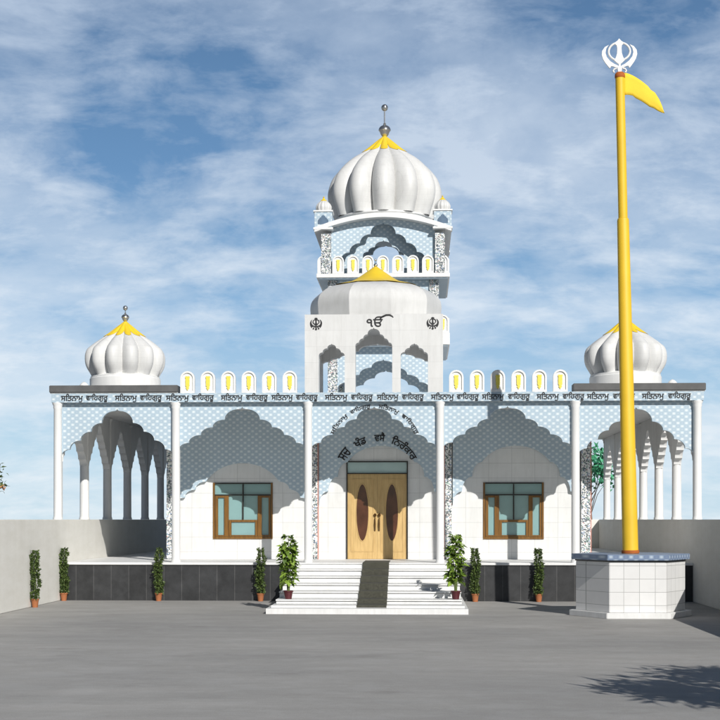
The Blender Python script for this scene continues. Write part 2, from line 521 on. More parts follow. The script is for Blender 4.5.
# columns
def col_bm(z0, z1, r=.098):
    bm = bmesh.new()
    lathe(bm, [(r*1.14, z0), (r*1.14, z0+.04), (r*1.05, z0+.06), (r, z0+.08), (r*.97, (z0+z1)/2), (r*.95, z1-.16), (r*1.1, z1-.12), (r*1.05, z1-.08), (r*1.3, z1-.03), (r*1.3, z1)], seg=28)
    return bm
for x in COLX:
    z = WH+.002 if abs(x) > 6 else PT
    obj('column', col_bm(z, BAND-.002, .105 if abs(x) > 4 else .10), 'trim', T, smooth=True, loc=(x, -.005, 0))
for sx in (-1, 1):
    for k in range(1, 7):
        obj('column', col_bm(WH+.002, BAND-.002, .125), 'plaster', T, smooth=True, loc=(sx*8.0, 2.8*k, 0))

# front arches
def arch_part(x0, x1, zs_, za, y0, y1, ztop, n=5, mat='lattice', first=.30, axis='x', topf=None, name='arch_panel', parent=None, edge=True):
    cx = (x0+x1)/2; w = (x1-x0)/2
    cv = lobes(w, zs_, za, n, first)
    bm = bmesh.new(); spandrel(bm, cv, ztop, y0, y1, cx, axis, topf)
    return obj(name, bm, mat, parent or T, recalc=True)
for a, b in zip(COLX, COLX[1:]):
    porch = abs(a+b) > 12
    arch_part(a+.07, b-.07, 3.62 if porch else 3.80, 4.82 if porch else 4.86, .05, .17, BAND+.018, n=5, first=.28)
    for x in (a+.083, b-.083):      # pilaster strip that carries the panel below its spring line
        zb = WH+.003 if abs(x) > 7 else PT+.002
        s = 1 if x == a+.083 else -1
        xx = sorted((x-s*.06, x+s*.0))
        obj('jamb', bx(xx[0], xx[1], .06, .16, zb, (3.62 if porch else 3.80)), 'trim', T)
# side arcades
for sx in (-1, 1):
    for k in range(6):
        arch_part(2.8*k+.13, 2.8*k+2.67, 3.50, 4.72, sx*8.0-.10, sx*8.0+.10, BAND+.018, n=6, first=.2, axis='y', mat='plaster')
# cross beams carrying the inner row of porch arches
# curved lettering over the door, front panel
def arc_map(cx, cz, R, a0, a1, h, y):
    def f(u, v, d):
        a = a0+(a1-a0)*u; r = R+h*v
        return (cx+r*math.sin(a), y-d, cz+r*math.cos(a))
    return f
cxr, czr, Rr = 0.0, 3.70, 1.095
for i, (a0, a1) in enumerate(((-66, -36), (-31, -5), (5, 31), (36, 66))):
    bm = letter(WORDS[i % 2], arc_map(cxr, czr, Rr, math.radians(a0), math.radians(a1), .155, .048), bold=.014)
    obj('lettering', bm, 'black', T)

# parapet plates
def plate_proto():
    w, h = .18, .55
    out = [(-w, 0), (w, 0)] + [(w*math.cos(t*PI/10), h-w+w*math.sin(t*PI/10)) for t in range(11)]
    inn = [(-w*.76, .05), (w*.76, .05)] + [(w*.76*math.cos(t*PI/10), h-w+w*.76*math.sin(t*PI/10)) for t in range(11)]
    bm = bmesh.new()
    prism(bm, out, -.02, .05)
    # raised rim
    n = len(out)
    a = [bm.verts.new((u, -.0201, z)) for u, z in out]; b = [bm.verts.new((u, -.055, z)) for u, z in out]
    c = [bm.verts.new((u, -.055, z)) for u, z in inn]; d = [bm.verts.new((u, -.0201, z)) for u, z in inn]
    for i in range(n):
        j = (i+1) % n
        bm.faces.new((a[i], a[j], b[j], b[i])); bm.faces.new((b[i], b[j], c[j], c[i])); bm.faces.new((c[i], c[j], d[j], d[i]))
    p = obj('parapet_plate', bm, 'trim', None, recalc=True)
    bm = bmesh.new()
    half = [(.008, .07), (.02, .10), (.045, .13), (.025, .155), (.05, .18), (.048, .24), (.052, .30), (.046, .36), (.060, .40), (.04, .43), (.025, .42)]
    prism(bm, [(-x, z) for x, z in half[::-1]]+half, -.045, -.021)
    e = obj('emblem', bm, 'emblem', p, recalc=True)
    return p
PLP = plate_proto(); first_used = [False]
def plate(x, y, z, rz=0, parent=T):
    if not first_used[0]:
        o = PLP; first_used[0] = True
    else:
        o = PLP.copy(); C.objects.link(o)
        for ch in PLP.children:
            if ch.name.startswith('emblem'):
                c = ch.copy(); C.objects.link(c); c.parent = o
    o.parent = parent; o.location = (x, y, z); o.rotation_euler = (0, 0, rz)
    return o
for k in range(6):
    plate(-4.69+.515*k, -.06, RF+.001); plate(2.04+.515*k, -.06, RF+.001)

# grey stone kerbs over the porches
for sx in (-1, 1):
    a, b = sorted((sx*8.18, sx*4.93))
    k = obj('roof_kerb', bevbox(a, b, -.17, .26, RF+.022, RF+.20, w=.012), 'fascia', T)
    bm = bx(a+.01, b-.01, -.13, .22, RF+.001, RF+.02); obj('kerb_bed', bm, 'trim', k)
    a, b = sorted((sx*8.18, sx*7.80))
    obj('roof_kerb', bevbox(a, b, .262, 17.2, RF+.003, RF+.20, w=.012), 'fascia', T)

# hall
hallw = obj('hall_wall', None or (lambda bm: (wall_holes(bm, -HX, HX, PT, BAND+.018, WY, WY+.22,
      [(-4.49, -2.86, 1.53, 3.03), (2.84, 4.47, 1.53, 3.03), (-.85, .80, PT, 3.605)]), bm)[1])(bmesh.new()), 'tile', T)
bm = bmesh.new()
box(bm, -HX, -HX+.22, WY+.222, 17.0, PT, BAND+.018); box(bm, HX-.22, HX, WY+.222, 17.0, PT, BAND+.018); box(bm, -HX+.222, HX-.222, 16.78, 17.0, PT, BAND+.018)
obj('hall_wall', bm, 'tile', T)
bm = bx(-HX+.23, HX-.23, WY+1.6, WY+1.65, PT, BAND); obj('inner_partition', bm, 'plaster', T)

# relief arches on hall wall
def relief_curve(w, zs_, za, drop=.52):
    pts = [(0, za)]
    for k in range(1, 13):
        t = k/12*1.08; pts.append((w*.54*math.sin(t)/math.sin(1.08), za-drop*(1-math.cos(t))/(1-math.cos(1.08))))
    x0, z0 = pts[-1]
    fz0 = drop/(za-zs_)
    for (fx, fz) in ((.54+.46*.34, fz0+(1-fz0)*.34), (.54+.46*.68, fz0+(1-fz0)*.68), (1.0, 1.0)):
        x1 = w*fx; z1 = za-(za-zs_)*fz
        for s in range(1, 6):
            t = s/5*PI/2; pts.append((x0+(x1-x0)*math.sin(t), z1+(z0-z1)*math.cos(t)))
        x0, z0 = x1, z1
    return pts
bays = ((-HX+.17, -1.80), (-1.62, 1.62), (1.98, HX-.17))
bays = ((-5.54, -1.81), (-1.615, 1.785), (2.0, 5.44))
for a, b in bays:
    bm = bmesh.new(); w = (b-a)/2
    spandrel(bm, relief_curve(w-.02, 2.42, 3.56 if w > 1.75 else 4.02, .50 if w > 1.75 else .44), BAND+.017, WY-.12, WY-.002, (a+b)/2)
    obj('relief_arch', bm, 'lattice', T, recalc=True)
# pilasters
for (a, b, e) in ((-5.735, -5.565, 1), (-1.795, -1.630, 1), (1.805, 1.985, -1), (5.455, 5.70, 1)):
    p = obj('pilaster', bx(a, b, WY-.16, WY-.001 if abs(a) < 5 else WY+.10, PT+.001, BAND+.016), 'floral', T)
    xe = b+.001 if e > 0 else a-.026
    obj('pilaster_border', bx(xe, xe+.025, WY-.162, WY-.001, PT+.001, BAND+.015), 'pink', p)
# lettering over the door on hall wall
for (t, a0, a1) in (('ਸਚ', -63, -46), ('ਖੰਡ', -36, -18), ('ਵਸੈ', -6, 9), ('ਿਨਰੰਕਾਰ', 19, 62)):
    bm = letter(t, arc_map(.02, 3.14, 1.0, math.radians(a0), math.radians(a1), .25, WY-.122), bold=.02)
    obj('lettering', bm, 'black', T)

# windows
K = .00677
def window(cx):
    X = lambda zx: cx+(zx-290)*K
    Z = lambda zy: 3.03-(zy-92)*K
    y0 = WY-.03
    bm = bmesh.new()
    def bar(a, b, t, u, yy0=y0, yy1=WY+.07): box(bm, X(a), X(b), yy0, yy1, Z(u), Z(t))
    bar(170, 177, 92, 318); bar(403, 410, 92, 318); bar(178, 402, 308, 318)
    # casements
    for s in (0, 1):
        a, b = (179, 233) if s == 0 else (350, 401)
        o1, o2 = (11, 18) if s == 0 else (16, 7)
        bar(a, a+o1, 144, 307, y0+.01); bar(b-o2, b, 144, 307, y0+.01); bar(a+o1, b-o2, 144, 152, y0+.012); bar(a+o1, b-o2, 302, 307, y0+.012)
    bar(234, 244, 241, 307, y0+.015); bar(340, 349, 241, 307, y0+.015); bar(245, 339, 241, 250, y0+.017); bar(245, 339, 302, 307, y0+.017)
    w = obj('window', bm, 'brown', T)
    bm = bmesh.new()
    bar(178, 402, 92, 97); bar(178, 402, 139, 143.5); bar(288.5, 293, 98, 138.5); bar(288.5, 293, 144, 240, y0+.005)
    obj('dark_bar', bm, 'darkframe', w)
    bm = bx(X(176), X(404), WY+.03, WY+.05, Z(312), Z(95)); obj('glass', bm, 'glass', w)
window(-3.675); window(3.655)

# door
def px_(x): return (x-331.5)*.003008-.025
bm = bmesh.new()
box(bm, -.855, -.825, WY-.05, WY+.05, PT+.001, 3.61); box(bm, .78, .81, WY-.05, WY+.05, PT+.001, 3.61)
box(bm, -.824, .779, WY-.05, WY+.05, 3.58, 3.61); box(bm, -.824, .779, WY-.05, WY+.05, 3.265, 3.29)
fr = obj('door_frame', bm, 'darkframe', T)
obj('transom_glass', bx(-.823, .778, WY-.0, WY+.02, 3.291, 3.579), simple('transom_pane', (.46, .60, .58), .2, .05, 2), fr)
for s, (a, b) in enumerate(((-.823, -.024), (-.021, .778))):
    bm = bmesh.new(); cx = (a+b)/2
    box(bm, a, b, WY+.0, WY+.05, PT+.006, 3.262)
    for xx in (a+.10, b-.10): box(bm, xx-.009, xx+.009, WY-.012, WY-.001, PT+.2, 3.13)
    box(bm, a+.11, b-.11, WY-.012, WY-.001, 3.112, 3.13); box(bm, a+.11, b-.11, WY-.012, WY-.001, PT+.2, PT+.218)
    # oval moulding
    pts = [(cx+.172*math.cos(t*PI/24), WY-.004, 2.22+.775*math.sin(t*PI/24)) for t in range(49)]
    tube(bm, pts, .014, 6)
    lf = obj('door_leaf', bm, 'wood', T)
    bm = bmesh.new(); prism(bm, [(cx+.162*math.cos(t*PI/20), 2.22+.765*math.sin(t*PI/20)) for t in range(40)], WY-.008, WY-.001)
    obj('oval_glass', bm, 'oval', lf, recalc=True)
    hx = b-.055 if s == 0 else a+.055
    bm = bmesh.new(); tube(bm, [(hx, WY-.01, 1.72), (hx, WY-.055, 1.76), (hx, WY-.06, 1.90), (hx, WY-.055, 2.04), (hx, WY-.01, 2.08)], [.012, .014, .02, .014, .012], 8)
    lathe(bm, [(0, 2.10), (.035, 2.12), (.045, 2.16), (.02, 2.19), (0, 2.2)], hx, WY-.03, 10)
    obj('handle', bm, 'brass', lf, smooth=True)

# ------------------------------------------------------------------ domes
def finial(name, cx, cy, z0, rb, rt, zt, parent):
    bm = bmesh.new()
    zb = z0+rb*1.25
    prof = [(rb*.25, z0-.03), (rb*.3, z0+.02)]
    for k in range(1, 12):
        t = -PI/2+PI*k/12; prof.append((rb*math.cos(t)*(.82 if t < 0 else 1), zb+rb*math.sin(t)*(1.1 if t < 0 else .85)))
    prof += [(rb*.22, zb+rb*.9), (rb*.26, zb+rb*1.05), (rb*.12, zb+rb*1.2), (rb*.12, zt-rt*1.05)]
    for k in range(1, 10):
        t = -PI/2+PI*k/10; prof.append((rt*math.cos(t), zt+rt*math.sin(t)))
    prof.append((0, zt+rt)); lathe(bm, prof, cx, cy, 20)
    return obj(name, bm, 'steel', parent, smooth=True)

def lotus_dome(prof, cx, cy, n=12, d=.10, ph=0, tl=.62, amp=.09, name='dome', rb=.11, rt=.07, zt=7.57, z0=7.2, rows=44):
    # vertices keep to the object's own origin on the dome axis
    dm = obj(name, ribbed(prof, n, d, 0, 0, 0, 1, rows, 14, ph), 'dome', T, smooth=False, loc=(cx, cy, 0))
    me = dm.data; me.polygons.foreach_set('use_smooth', [True]*len(me.polygons))
    me.set_sharp_from_angle(angle=math.radians(26))
    def edge(th):
        s = abs(math.sin(n*(th-ph)/2))          # 1 at lobe centre, 0 in the groove
        return tl-amp*(math.sqrt(s))+amp*.6
    lo = obj('lotus_cap', ribbed(prof, n, d, 0, 0, 0, 1, 14, 14, ph, grow=.014, edge=edge), 'yellow', dm)
    lo.data.polygons.foreach_set('use_smooth', [True]*len(lo.data.polygons)); lo.data.set_sharp_from_angle(angle=math.radians(26))
    finial('finial', 0, 0, z0, rb, rt, zt, dm)
    return dm
sc = .0260
small = [(33, 376), (35.2, 372), (37.8, 367.5), (39.3, 363), (39.7, 358), (39.3, 353.5), (37.6, 349), (34.0, 345.5), (29.0, 341.5), (23.2, 337.4), (17.4, 333.2), (12.0, 329), (7.2, 325), (3.4, 322), (1.2, 320)]
small = [(a*sc*1.02, 2.03+(519.5-b)*sc) for a, b in small]
for cx in (-6.59, 6.44):
    dm = lotus_dome(small, cx, 1.45, ph=math.radians(-90+6), tl=.71, amp=.12, d=.235, rb=.105, rt=.065, z0=7.20, zt=7.58)
    bm = bmesh.new(); lathe(bm, [(.92, RF+.005), (.92, 5.70), (.90, 5.72), (.90, 5.755), (.80, 5.80)], 0, 0, 48); obj('drum', bm, 'trim', dm, smooth=True)
sc = .03214
big = [(50, 220), (52, 214), (54.6, 207), (56.2, 200), (56.4, 193.5), (55, 186.5), (52, 179), (47, 172.5), (40.8, 166.2), (33.8, 160.6), (26.6, 156), (19.6, 151), (13, 145.6), (7, 140.6), (1.2, 136)]
big = [(a*sc*1.01, 2.03+(519.5-b)*sc) for a, b in big]
TX = 0.0; TY0, TY1 = 8.0, 12.1; TYC = 10.05
dm = lotus_dome(big, TX, TYC, ph=math.radians(-90-15), tl=.775, amp=.12, rb=.20, rt=.11, z0=14.30, zt=15.28, d=.235)
bm = bmesh.new(); lathe(bm, [(1.50, 11.3), (1.50, 11.60), (1.55, 11.62), (1.55, 11.66), (1.4, 11.68)], 0, 0, 48); obj('drum', bm, 'trim', dm, smooth=True)

# ------------------------------------------------------------------ tower
def pavilion(z0, z1, hw, arch_z, arch_a, n=4, open_back=None, topf=None):
    c = TYC; pw = .30
    for sx in (-1, 1):
        for sy in (-1, 1):
            xa, xb = sorted((sx*hw, sx*(hw-pw))); ya, yb = sorted((c+sy*hw, c+sy*(hw-pw)))
            p = obj('pier', bx(xa, xb, ya, yb, z0, z1), 'floral', T)
    i = hw-pw
    arch_part(-i+.001, i-.001, arch_z, arch_a, c-hw+.06, c-hw+.18, z1 if not topf else z1, n=n, first=.26, topf=topf)
    if open_back:
        w2, zs2, za2 = open_back
        bm = bmesh.new(); y0, y1 = c+hw-.18, c+hw-.06
        spandrel(bm, lobes(w2, zs2, za2, 3, .4), z1, y0, y1, 0)
        box(bm, -i+.001, -w2-.001, y0, y1, z0, z1); box(bm, w2+.001, i-.001, y0, y1, z0, z1)
        obj('arch_panel', bm, 'lattice', T)
    else:
        arch_part(-i+.001, i-.001, arch_z, arch_a, c+hw-.18, c+hw-.06, z1, n=n, first=.26)
    for sx in (-1, 1):
        a, b = sorted((sx*(hw-.18), sx*(hw-.06)))
        arch_part(c-i+.001, c+i-.001, arch_z, arch_a, a, b, z1, n=n, first=.26, axis='y')
def balcony(zb, zt):
    s = obj('balcony_slab', bevbox(-2.05, 2.05, TYC-2.05, TYC+2.05, zb, zt, w=.01), 'trim', T)
    obj('balcony_soffit', bx(-2.0, 2.0, TYC-2.0, TYC+2.0, zb-.03, zb-.002), 'lattice', s)
    for k in range(9):
        d = -1.84+.46*k
        plate(d, TYC-1.99, zt+.001)
        if 0 < k: 
            plate(1.99, TYC+d, zt+.001, PI/2); plate(-1.99, TYC+d, zt+.001, -PI/2)
pavilion(RF+.001, 7.36, 1.72, 6.1, 7.0)
balcony(7.395, 7.76)
pavilion(7.761, 9.44, 1.72, 8.6, 9.25)
balcony(9.475, 9.60)
# top pavilion with curved eave
def eave(x, top=False):
    u = min(1, abs(x)/2.08)
    return (11.43 if top else 11.29)-.44*u**1.9
c = TYC
for sx in (-1, 1):
    for sy in (-1, 1):
        xa, xb = sorted((sx*1.90, sx*1.60)); ya, yb = sorted((c+sy*2.05, c+sy*1.75))
        obj('pier', bx(xa, xb, ya, yb, 9.601, 10.83), 'floral', T)
def gable(hw, cw, zs_, za, y0, y1, n, first):
    bm = bmesh.new(); spandrel(bm, lobes(cw, zs_, za, n, first), 0, y0, y1, 0, 'x', lambda x: eave(x)-.003)
    for s in (-1, 1):
        a, b = sorted((s*(cw+.0005), s*hw)); m = 6
        for k in range(m):
            u0 = a+(b-a)*k/m; u1 = a+(b-a)*(k+1)/m
            vv = [bm.verts.new(p) for p in ((u0, y0, 9.601), (u1, y0, 9.601), (u1, y0, eave(u1)-.003), (u0, y0, eave(u0)-.003), (u0, y1, 9.601), (u1, y1, 9.601), (u1, y1, eave(u1)-.003), (u0, y1, eave(u0)-.003))]
            bm.faces.new((vv[0], vv[1], vv[2], vv[3])); bm.faces.new((vv[5], vv[4], vv[7], vv[6]))
            if k == (0 if s > 0 else m-1): 
                q = (0, 4, 7, 3) if s > 0 else (1, 2, 6, 5)
                bm.faces.new([vv[w] for w in q])
    obj('arch_panel', bm, 'lattice', T, recalc=True)
gable(1.598, 1.30, 10.05, 11.20, 8.16, 8.26, 4, .30)
gable(1.50, .64, 10.26, 10.74, 8.58, 8.66, 3, .42)
gable(1.598, 1.45, 10.2, 11.22, 11.80, 11.92, 4, .30)
for sx in (-1, 1):
    a, b = sorted((sx*1.84, sx*1.72))
    arch_part(8.302, 11.798, 10.0, 10.75, a, b, 10.80, n=4, first=.26, axis='y')
bm = bmesh.new(); n = 36; A = []
y0, y1 = TYC-2.22, TYC+2.22
for k in range(n+1):
    x = -2.10+4.20*k/n
    A.append([bm.verts.new((x, y0, eave(x))), bm.verts.new((x, y0, eave(x, 1))), bm.verts.new((x, y1, eave(x))), bm.verts.new((x, y1, eave(x, 1)))])
for a, b in zip(A, A[1:]):
    bm.faces.new((a[0], b[0], b[1], a[1])); bm.faces.new((b[2], a[2], a[3], b[3])); bm.faces.new((a[1], b[1], b[3], a[3])); bm.faces.new((a[2], b[2], b[0], a[0]))
for a in (A[0], A[-1]): bm.faces.new((a[0], a[1], a[3], a[2]))
obj('curved_eave', bm, 'trim', T, recalc=True)
obj('dome_deck', bx(-1.50, 1.50, TYC-1.50, TYC+1.50, 11.12, 11.295), 'lattice', T)
# corner turrets
tp = [(.215, 0), (.235, .05), (.25, .11), (.24, .18), (.19, .26), (.11, .33), (.04, .385), (.012, .41)]
for sx in (-1, 1):
    for sy in (-1, 1):
        cx, cy = sx*1.83, TYC+sy*1.93
        bm = bevbox(-.27, .27, -.27, .27, 10.99, 11.47, w=.008)
        t = obj('corner_turret', bm, 'lattice', T, loc=(cx, cy, 0))
        bm = bx(-.30, .30, -.30, .30, 11.472, 11.515); box(bm, -.30, .30, -.30, .30, 10.93, 10.988)
        obj('cornice', bm, 'trim', t)
        if sy < 0:
            bm = bmesh.new(); cv = lobes(.16, 11.20, 11.38, 3, .4, 4, .02)
            prism(bm, [(-.16, 11.09)]+[(-x, z) for x, z in cv[::-1]]+cv[1:]+[(.16, 11.09)], -.279, -.2705)
            obj('niche', bm, 'mural', t, recalc=True)
        P = [(r, z+11.517) for r, z in tp]
        bm = ribbed(P, 12, .12, 0, 0, 0, 1, 12, 8, .1); obj('turret_dome', bm, 'dome', t, smooth=True)
        bm = bmesh.new(); lathe(bm, [(.12, 11.842), (.05, 11.91), (.015, 11.95), (.03, 11.975), (0, 12.0)], 0, 0, 12); obj('turret_cap', bm, 'yellow', t, smooth=True)

# ------------------------------------------------------------------ entrance kiosk
kx0, kx1, kz0, kz1 = -1.74, 1.71, RF+.002, 7.15
def arch_wall(bm, x0, x1, z0, z1, y0, y1, ops, axis='x'):
    cur = x0
    for (a, b, s, t, n) in ops:
        if axis == 'x': box(bm, cur, a, y0, y1, z0, z1)
        else: box(bm, y0, y1, cur, a, z0, z1)
        spandrel(bm, lobes((b-a)/2, s, t, n, .34, 6, .035), z1, y0, y1, (a+b)/2, axis)
        cur = b
    if axis == 'x': box(bm, cur, x1, y0, y1, z0, z1)
    else: box(bm, y0, y1, cur, x1, z0, z1)
bm = bmesh.new()
arch_wall(bm, kx0, kx1, kz0, kz1, -.11, .24, [(-1.39, -.74, 6.12, 6.43, 3), (-.475, .445, 6.36, 6.82, 4), (.655, 1.335, 6.12, 6.43, 3)])
kiosk = obj('kiosk_front', bm, 'kiosk', T)
bm = bmesh.new(); arch_wall(bm, .242, 2.86, kz0, kz1-.003, kx0, kx0+.22, [(.5, 2.6, 6.2, 6.85, 4)], 'y'); obj('kiosk_side', bm, 'kiosk', T, recalc=True)
bm = bmesh.new(); arch_wall(bm, .242, 2.86, kz0, kz1-.003, kx1-.22, kx1, [(.5, 2.6, 6.2, 6.85, 4)], 'y'); obj('kiosk_side', bm, 'kiosk', T, recalc=True)
bm = bmesh.new(); arch_wall(bm, kx0, kx1, kz0, kz1, 2.862, 3.1, [(-1.50, 1.47, 6.25, 6.80, 5)]); obj('kiosk_back', bm, 'kiosk', T, recalc=True)
obj('kiosk_roof', bx(kx0+.222, kx1-.222, .242, 2.86, 7.0, kz1-.005), 'plaster', T)
sc = .02607
kd = [(64.5, 323.2), (65.0, 320), (65.5, 314), (65.8, 307), (64.3, 301), (60, 296), (54, 292), (46, 289), (36, 286.5), (28, 284.5), (21, 281), (14, 276.5), (7, 271.5), (1.3, 267.5)]
kd = [(a*sc, 2.03+(519.5-b)*sc) for a, b in kd]
fd = obj('low_dome', ribbed(kd, 10, 0, 0, 0, 0, .60, 30, ph=math.radians(-90-18-3), facets=True), 'lowdome', T, loc=(-.02, 1.5, 0))
kl = kd[6:]
bm = bmesh.new(); seg = 60; grid = []
for i in range(seg):
    th = 2*PI*i/seg; pet = .5+.5*abs(math.sin(5*(th+.3)))
    col = []
    for k in range(13):
        t = k/12; r, z = interp(kd, .55+.45*t)
        rr = r*(.86+.14*pet if k == 0 else (.97+.05*pet*(1-t)))+.012
        col.append(bm.verts.new((rr*math.cos(th), rr*math.sin(th), z+.02)))
    grid.append(col)
for i in range(seg):
    a, b = grid[i], grid[(i+1) % seg]
    for k in range(12): bm.faces.new((a[k], b[k], b[k+1], a[k+1]))
obj('lotus_cap', bm, 'yellow', fd, smooth=True)
finial('finial', 0, 0, 8.59, .055, .03, 8.80, fd)
# emblems on the kiosk
for cx in (-1.455, 1.455):
    bm = letter('☬', lambda u, v, d, cx=cx: (cx-.15+.30*u, -.111-d, 6.76+.31*v), bold=.0, thick=.015); obj('khanda_emblem', bm, 'black', T)
bm = letter('੧ਓ', lambda u, v, d: (-.19+.40*u, -.111-d, 6.835+.26*v), bold=.012, thick=.015); io = obj('ik_onkar_emblem', bm, 'black', T)
bm = bmesh.new(); tube(bm, [(.15, -.122, 7.02), (.17, -.122, 7.07), (.235, -.122, 7.10), (.30, -.122, 7.125), (.38, -.122, 7.125), (.44, -.122, 7.10), (.475, -.122, 7.065)], [.02, .022, .022, .020, .018, .016, .008], 8, .5)
obj('tail_stroke', bm, 'black', io)
# small roof finials at the back corners of both wings
for sx in (-1, 1):
    bm = bmesh.new(); lathe(bm, [(.10, RF+.19), (.12, RF+.25), (.12, RF+.30), (.07, RF+.36), (0, RF+.40)], 0, 0, 16)
    obj('roof_knob', bm, 'trim', T, smooth=True, loc=(sx*7.55, .9, .0))

# ------------------------------------------------------------------ carpet
bm = bmesh.new()
path = [(-4.76, .1195), (-4.76, .168)]
prev = .168
path = []
path.append((-4.745, .125)); path.append((-4.745, .169))
for y, z in zip(ys+[-.31], zs+[PT]):
    path.append((y-.040, path[-1][1])); path.append((y-.040, z+.004))
path.append((1.4, PT+.004))
L = []
for i, (y, z) in enumerate(path):
    f = (y+4.75)/4.6
    xl = -.235-.045*min(1, f); xr = .415-.045*min(1, f)
    L.append((bm.verts.new((xl, y, z)), bm.verts.new((xr, y, z)), bm.verts.new((xl, y-.008, z+.008)), bm.verts.new((xr, y-.008, z+.008))))
path_end = None
for a, b in zip(L, L[1:]):
    bm.faces.new((a[2], a[3], b[3], b[2])); bm.faces.new((a[0], b[0], b[1], a[1])); bm.faces.new((a[0], a[2], b[2], b[0])); bm.faces.new((a[3], a[1], b[1], b[3]))
bm.faces.new((L[0][0], L[0][1], L[0][3], L[0][2])); bm.faces.new((L[-1][0], L[-1][2], L[-1][3], L[-1][1]))
tag(obj('carpet_runner', bm, 'carpet'), 'narrow olive woven runner laid up the middle of the white entrance steps', 'carpet')

# ------------------------------------------------------------------ flagpole and plinth
hx, hy = 5.59, -5.13
pl = thing('flagpole_plinth', 'hexagonal white tiled plinth with patterned blue rim under the yellow flagpole', 'plinth', (hx, hy, 0))
def hexp(R, z0, z1, w=.008):
    bm = bmesh.new(); lathe(bm, [(R, z0), (R, z1)], 0, 0, 6); bmesh.ops.bevel(bm, geom=list(bm.edges), offset=w, segments=2, affect='EDGES'); return bm
obj('plinth_base', hexp(1.29, 0, .118), 'step', pl)
obj('plinth_body', hexp(1.15, .12, 1.158), 'octa', pl)
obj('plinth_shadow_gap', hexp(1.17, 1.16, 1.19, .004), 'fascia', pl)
obj('plinth_top', hexp(1.25, 1.192, 1.31), 'rim', pl)
fp = thing('flagpole', 'tall yellow cloth-wrapped flagpole with white khanda emblem and yellow pennant on top', 'flagpole', (hx, hy, 1.312))
fp.rotation_euler = (0, -.0220, 0)
bm = bmesh.new(); lathe(bm, [(.17, 0), (.168, .03), (.125, 7.05), (.115, 7.09), (.098, 7.1)], 0, 0, 32); lathe(bm, [(.0975, 7.101), (.096, 10.15), (.08, 10.155)], 0, 0, 32)
lathe(bm, [(.1265, 4.0), (.0, 4.0)], 0, 0, 8, cap=False) if False else None
obj('pole', bm, 'pole', fp, smooth=True)
bm = bmesh.new(); lathe(bm, [(.182, .001), (.188, .03), (.182, .07)], 0, 0, 32); obj('pole_collar', bm, 'orange', fp, smooth=True)
bm = bmesh.new(); lathe(bm, [(.100, 10.07), (.108, 10.085), (.108, 10.12), (.1, 10.165), (.075, 10.19)], 0, 0, 24); obj('pole_cap', bm, 'orange', fp, smooth=True)
# khanda: zoom-space outline converted to metres (origin at pole axis)
q = .02133/7.2
kz = lambda p: ((p[0]-283)*q, 10.19+(322-p[1])*q)
bm = bmesh.new()
sword = [(283, 80), (296, 96), (318, 112), (301, 130), (298, 150), (300, 185), (308, 212), (320, 236), (303, 252), (290, 262), (290, 275), (299, 290), (294, 325), (272, 325), (267, 290), (276, 275), (276, 262), (263, 252), (246, 236), (258, 212), (266, 185), (268, 150), (265, 130), (248, 112), (270, 96)]
prism(bm, [kz(p) for p in sword], -.022, .022)
ringo = [kz((283+76*math.cos(t*PI/20), 172+64*math.sin(t*PI/20))) for t in range(41)]
tube(bm, [(a, 0, b) for a, b in ringo], .024, 8)
def blade(s):
    outer = [(208, 124), (180, 138), (160, 165), (157, 195), (166, 225), (182, 252), (200, 276), (213, 292), (222, 276)]
    inner = [(236, 278), (262, 290), (278, 284), (268, 272), (246, 262), (216, 240), (192, 210), (184, 180), (190, 150)]
    pts = outer+inner
    if s > 0: pts = [(566-x, y) for x, y in pts]
    prism(bm, [kz(p) for p in pts], -.02+.004*s, .02+.004*s)
    hk = [(262, 292), (244, 297), (236, 310), (244, 322)]
    if s > 0: hk = [(566-x, y) for x, y in hk]
    tube(bm, [(kz(p)[0], 0, kz(p)[1]) for p in hk], .02, 6)
blade(-1); blade(1)
obj('khanda_emblem', bm, 'trim', fp, recalc=True)
# pennant
up = [(300, 322), (330, 327), (350, 333), (375, 345), (400, 360), (440, 390), (480, 425), (500, 452), (530, 472), (560, 520), (580, 570), (594, 624)]
lo = [(300, 486), (330, 483), (345, 485), (370, 491), (390, 510), (430, 532), (470, 558), (488, 572), (520, 584), (548, 604), (575, 618), (594, 624.5)]
bm = bmesh.new(); G_ = []
for (a, b) in zip(up, lo):
    col = []
    for k in range(7):
        t = k/6; x, z = kz((a[0]*(1-t)+b[0]*t, a[1]*(1-t)+b[1]*t))
        s = max(0, (x-.1)); col.append(bm.verts.new((x, .016*math.sin(x*9+t*1.6)*min(1, s*2.2)+.012*math.sin(t*5+x*3)*min(1, s*3), z)))
    G_.append(col)
for a, b in zip(G_, G_[1:]):
    for k in range(6): bm.faces.new((a[k], a[k+1], b[k+1], b[k]))
fl = obj('pennant', bm, 'flag', fp, smooth=True)
md = fl.modifiers.new('thickness', 'SOLIDIFY'); md.thickness = .003

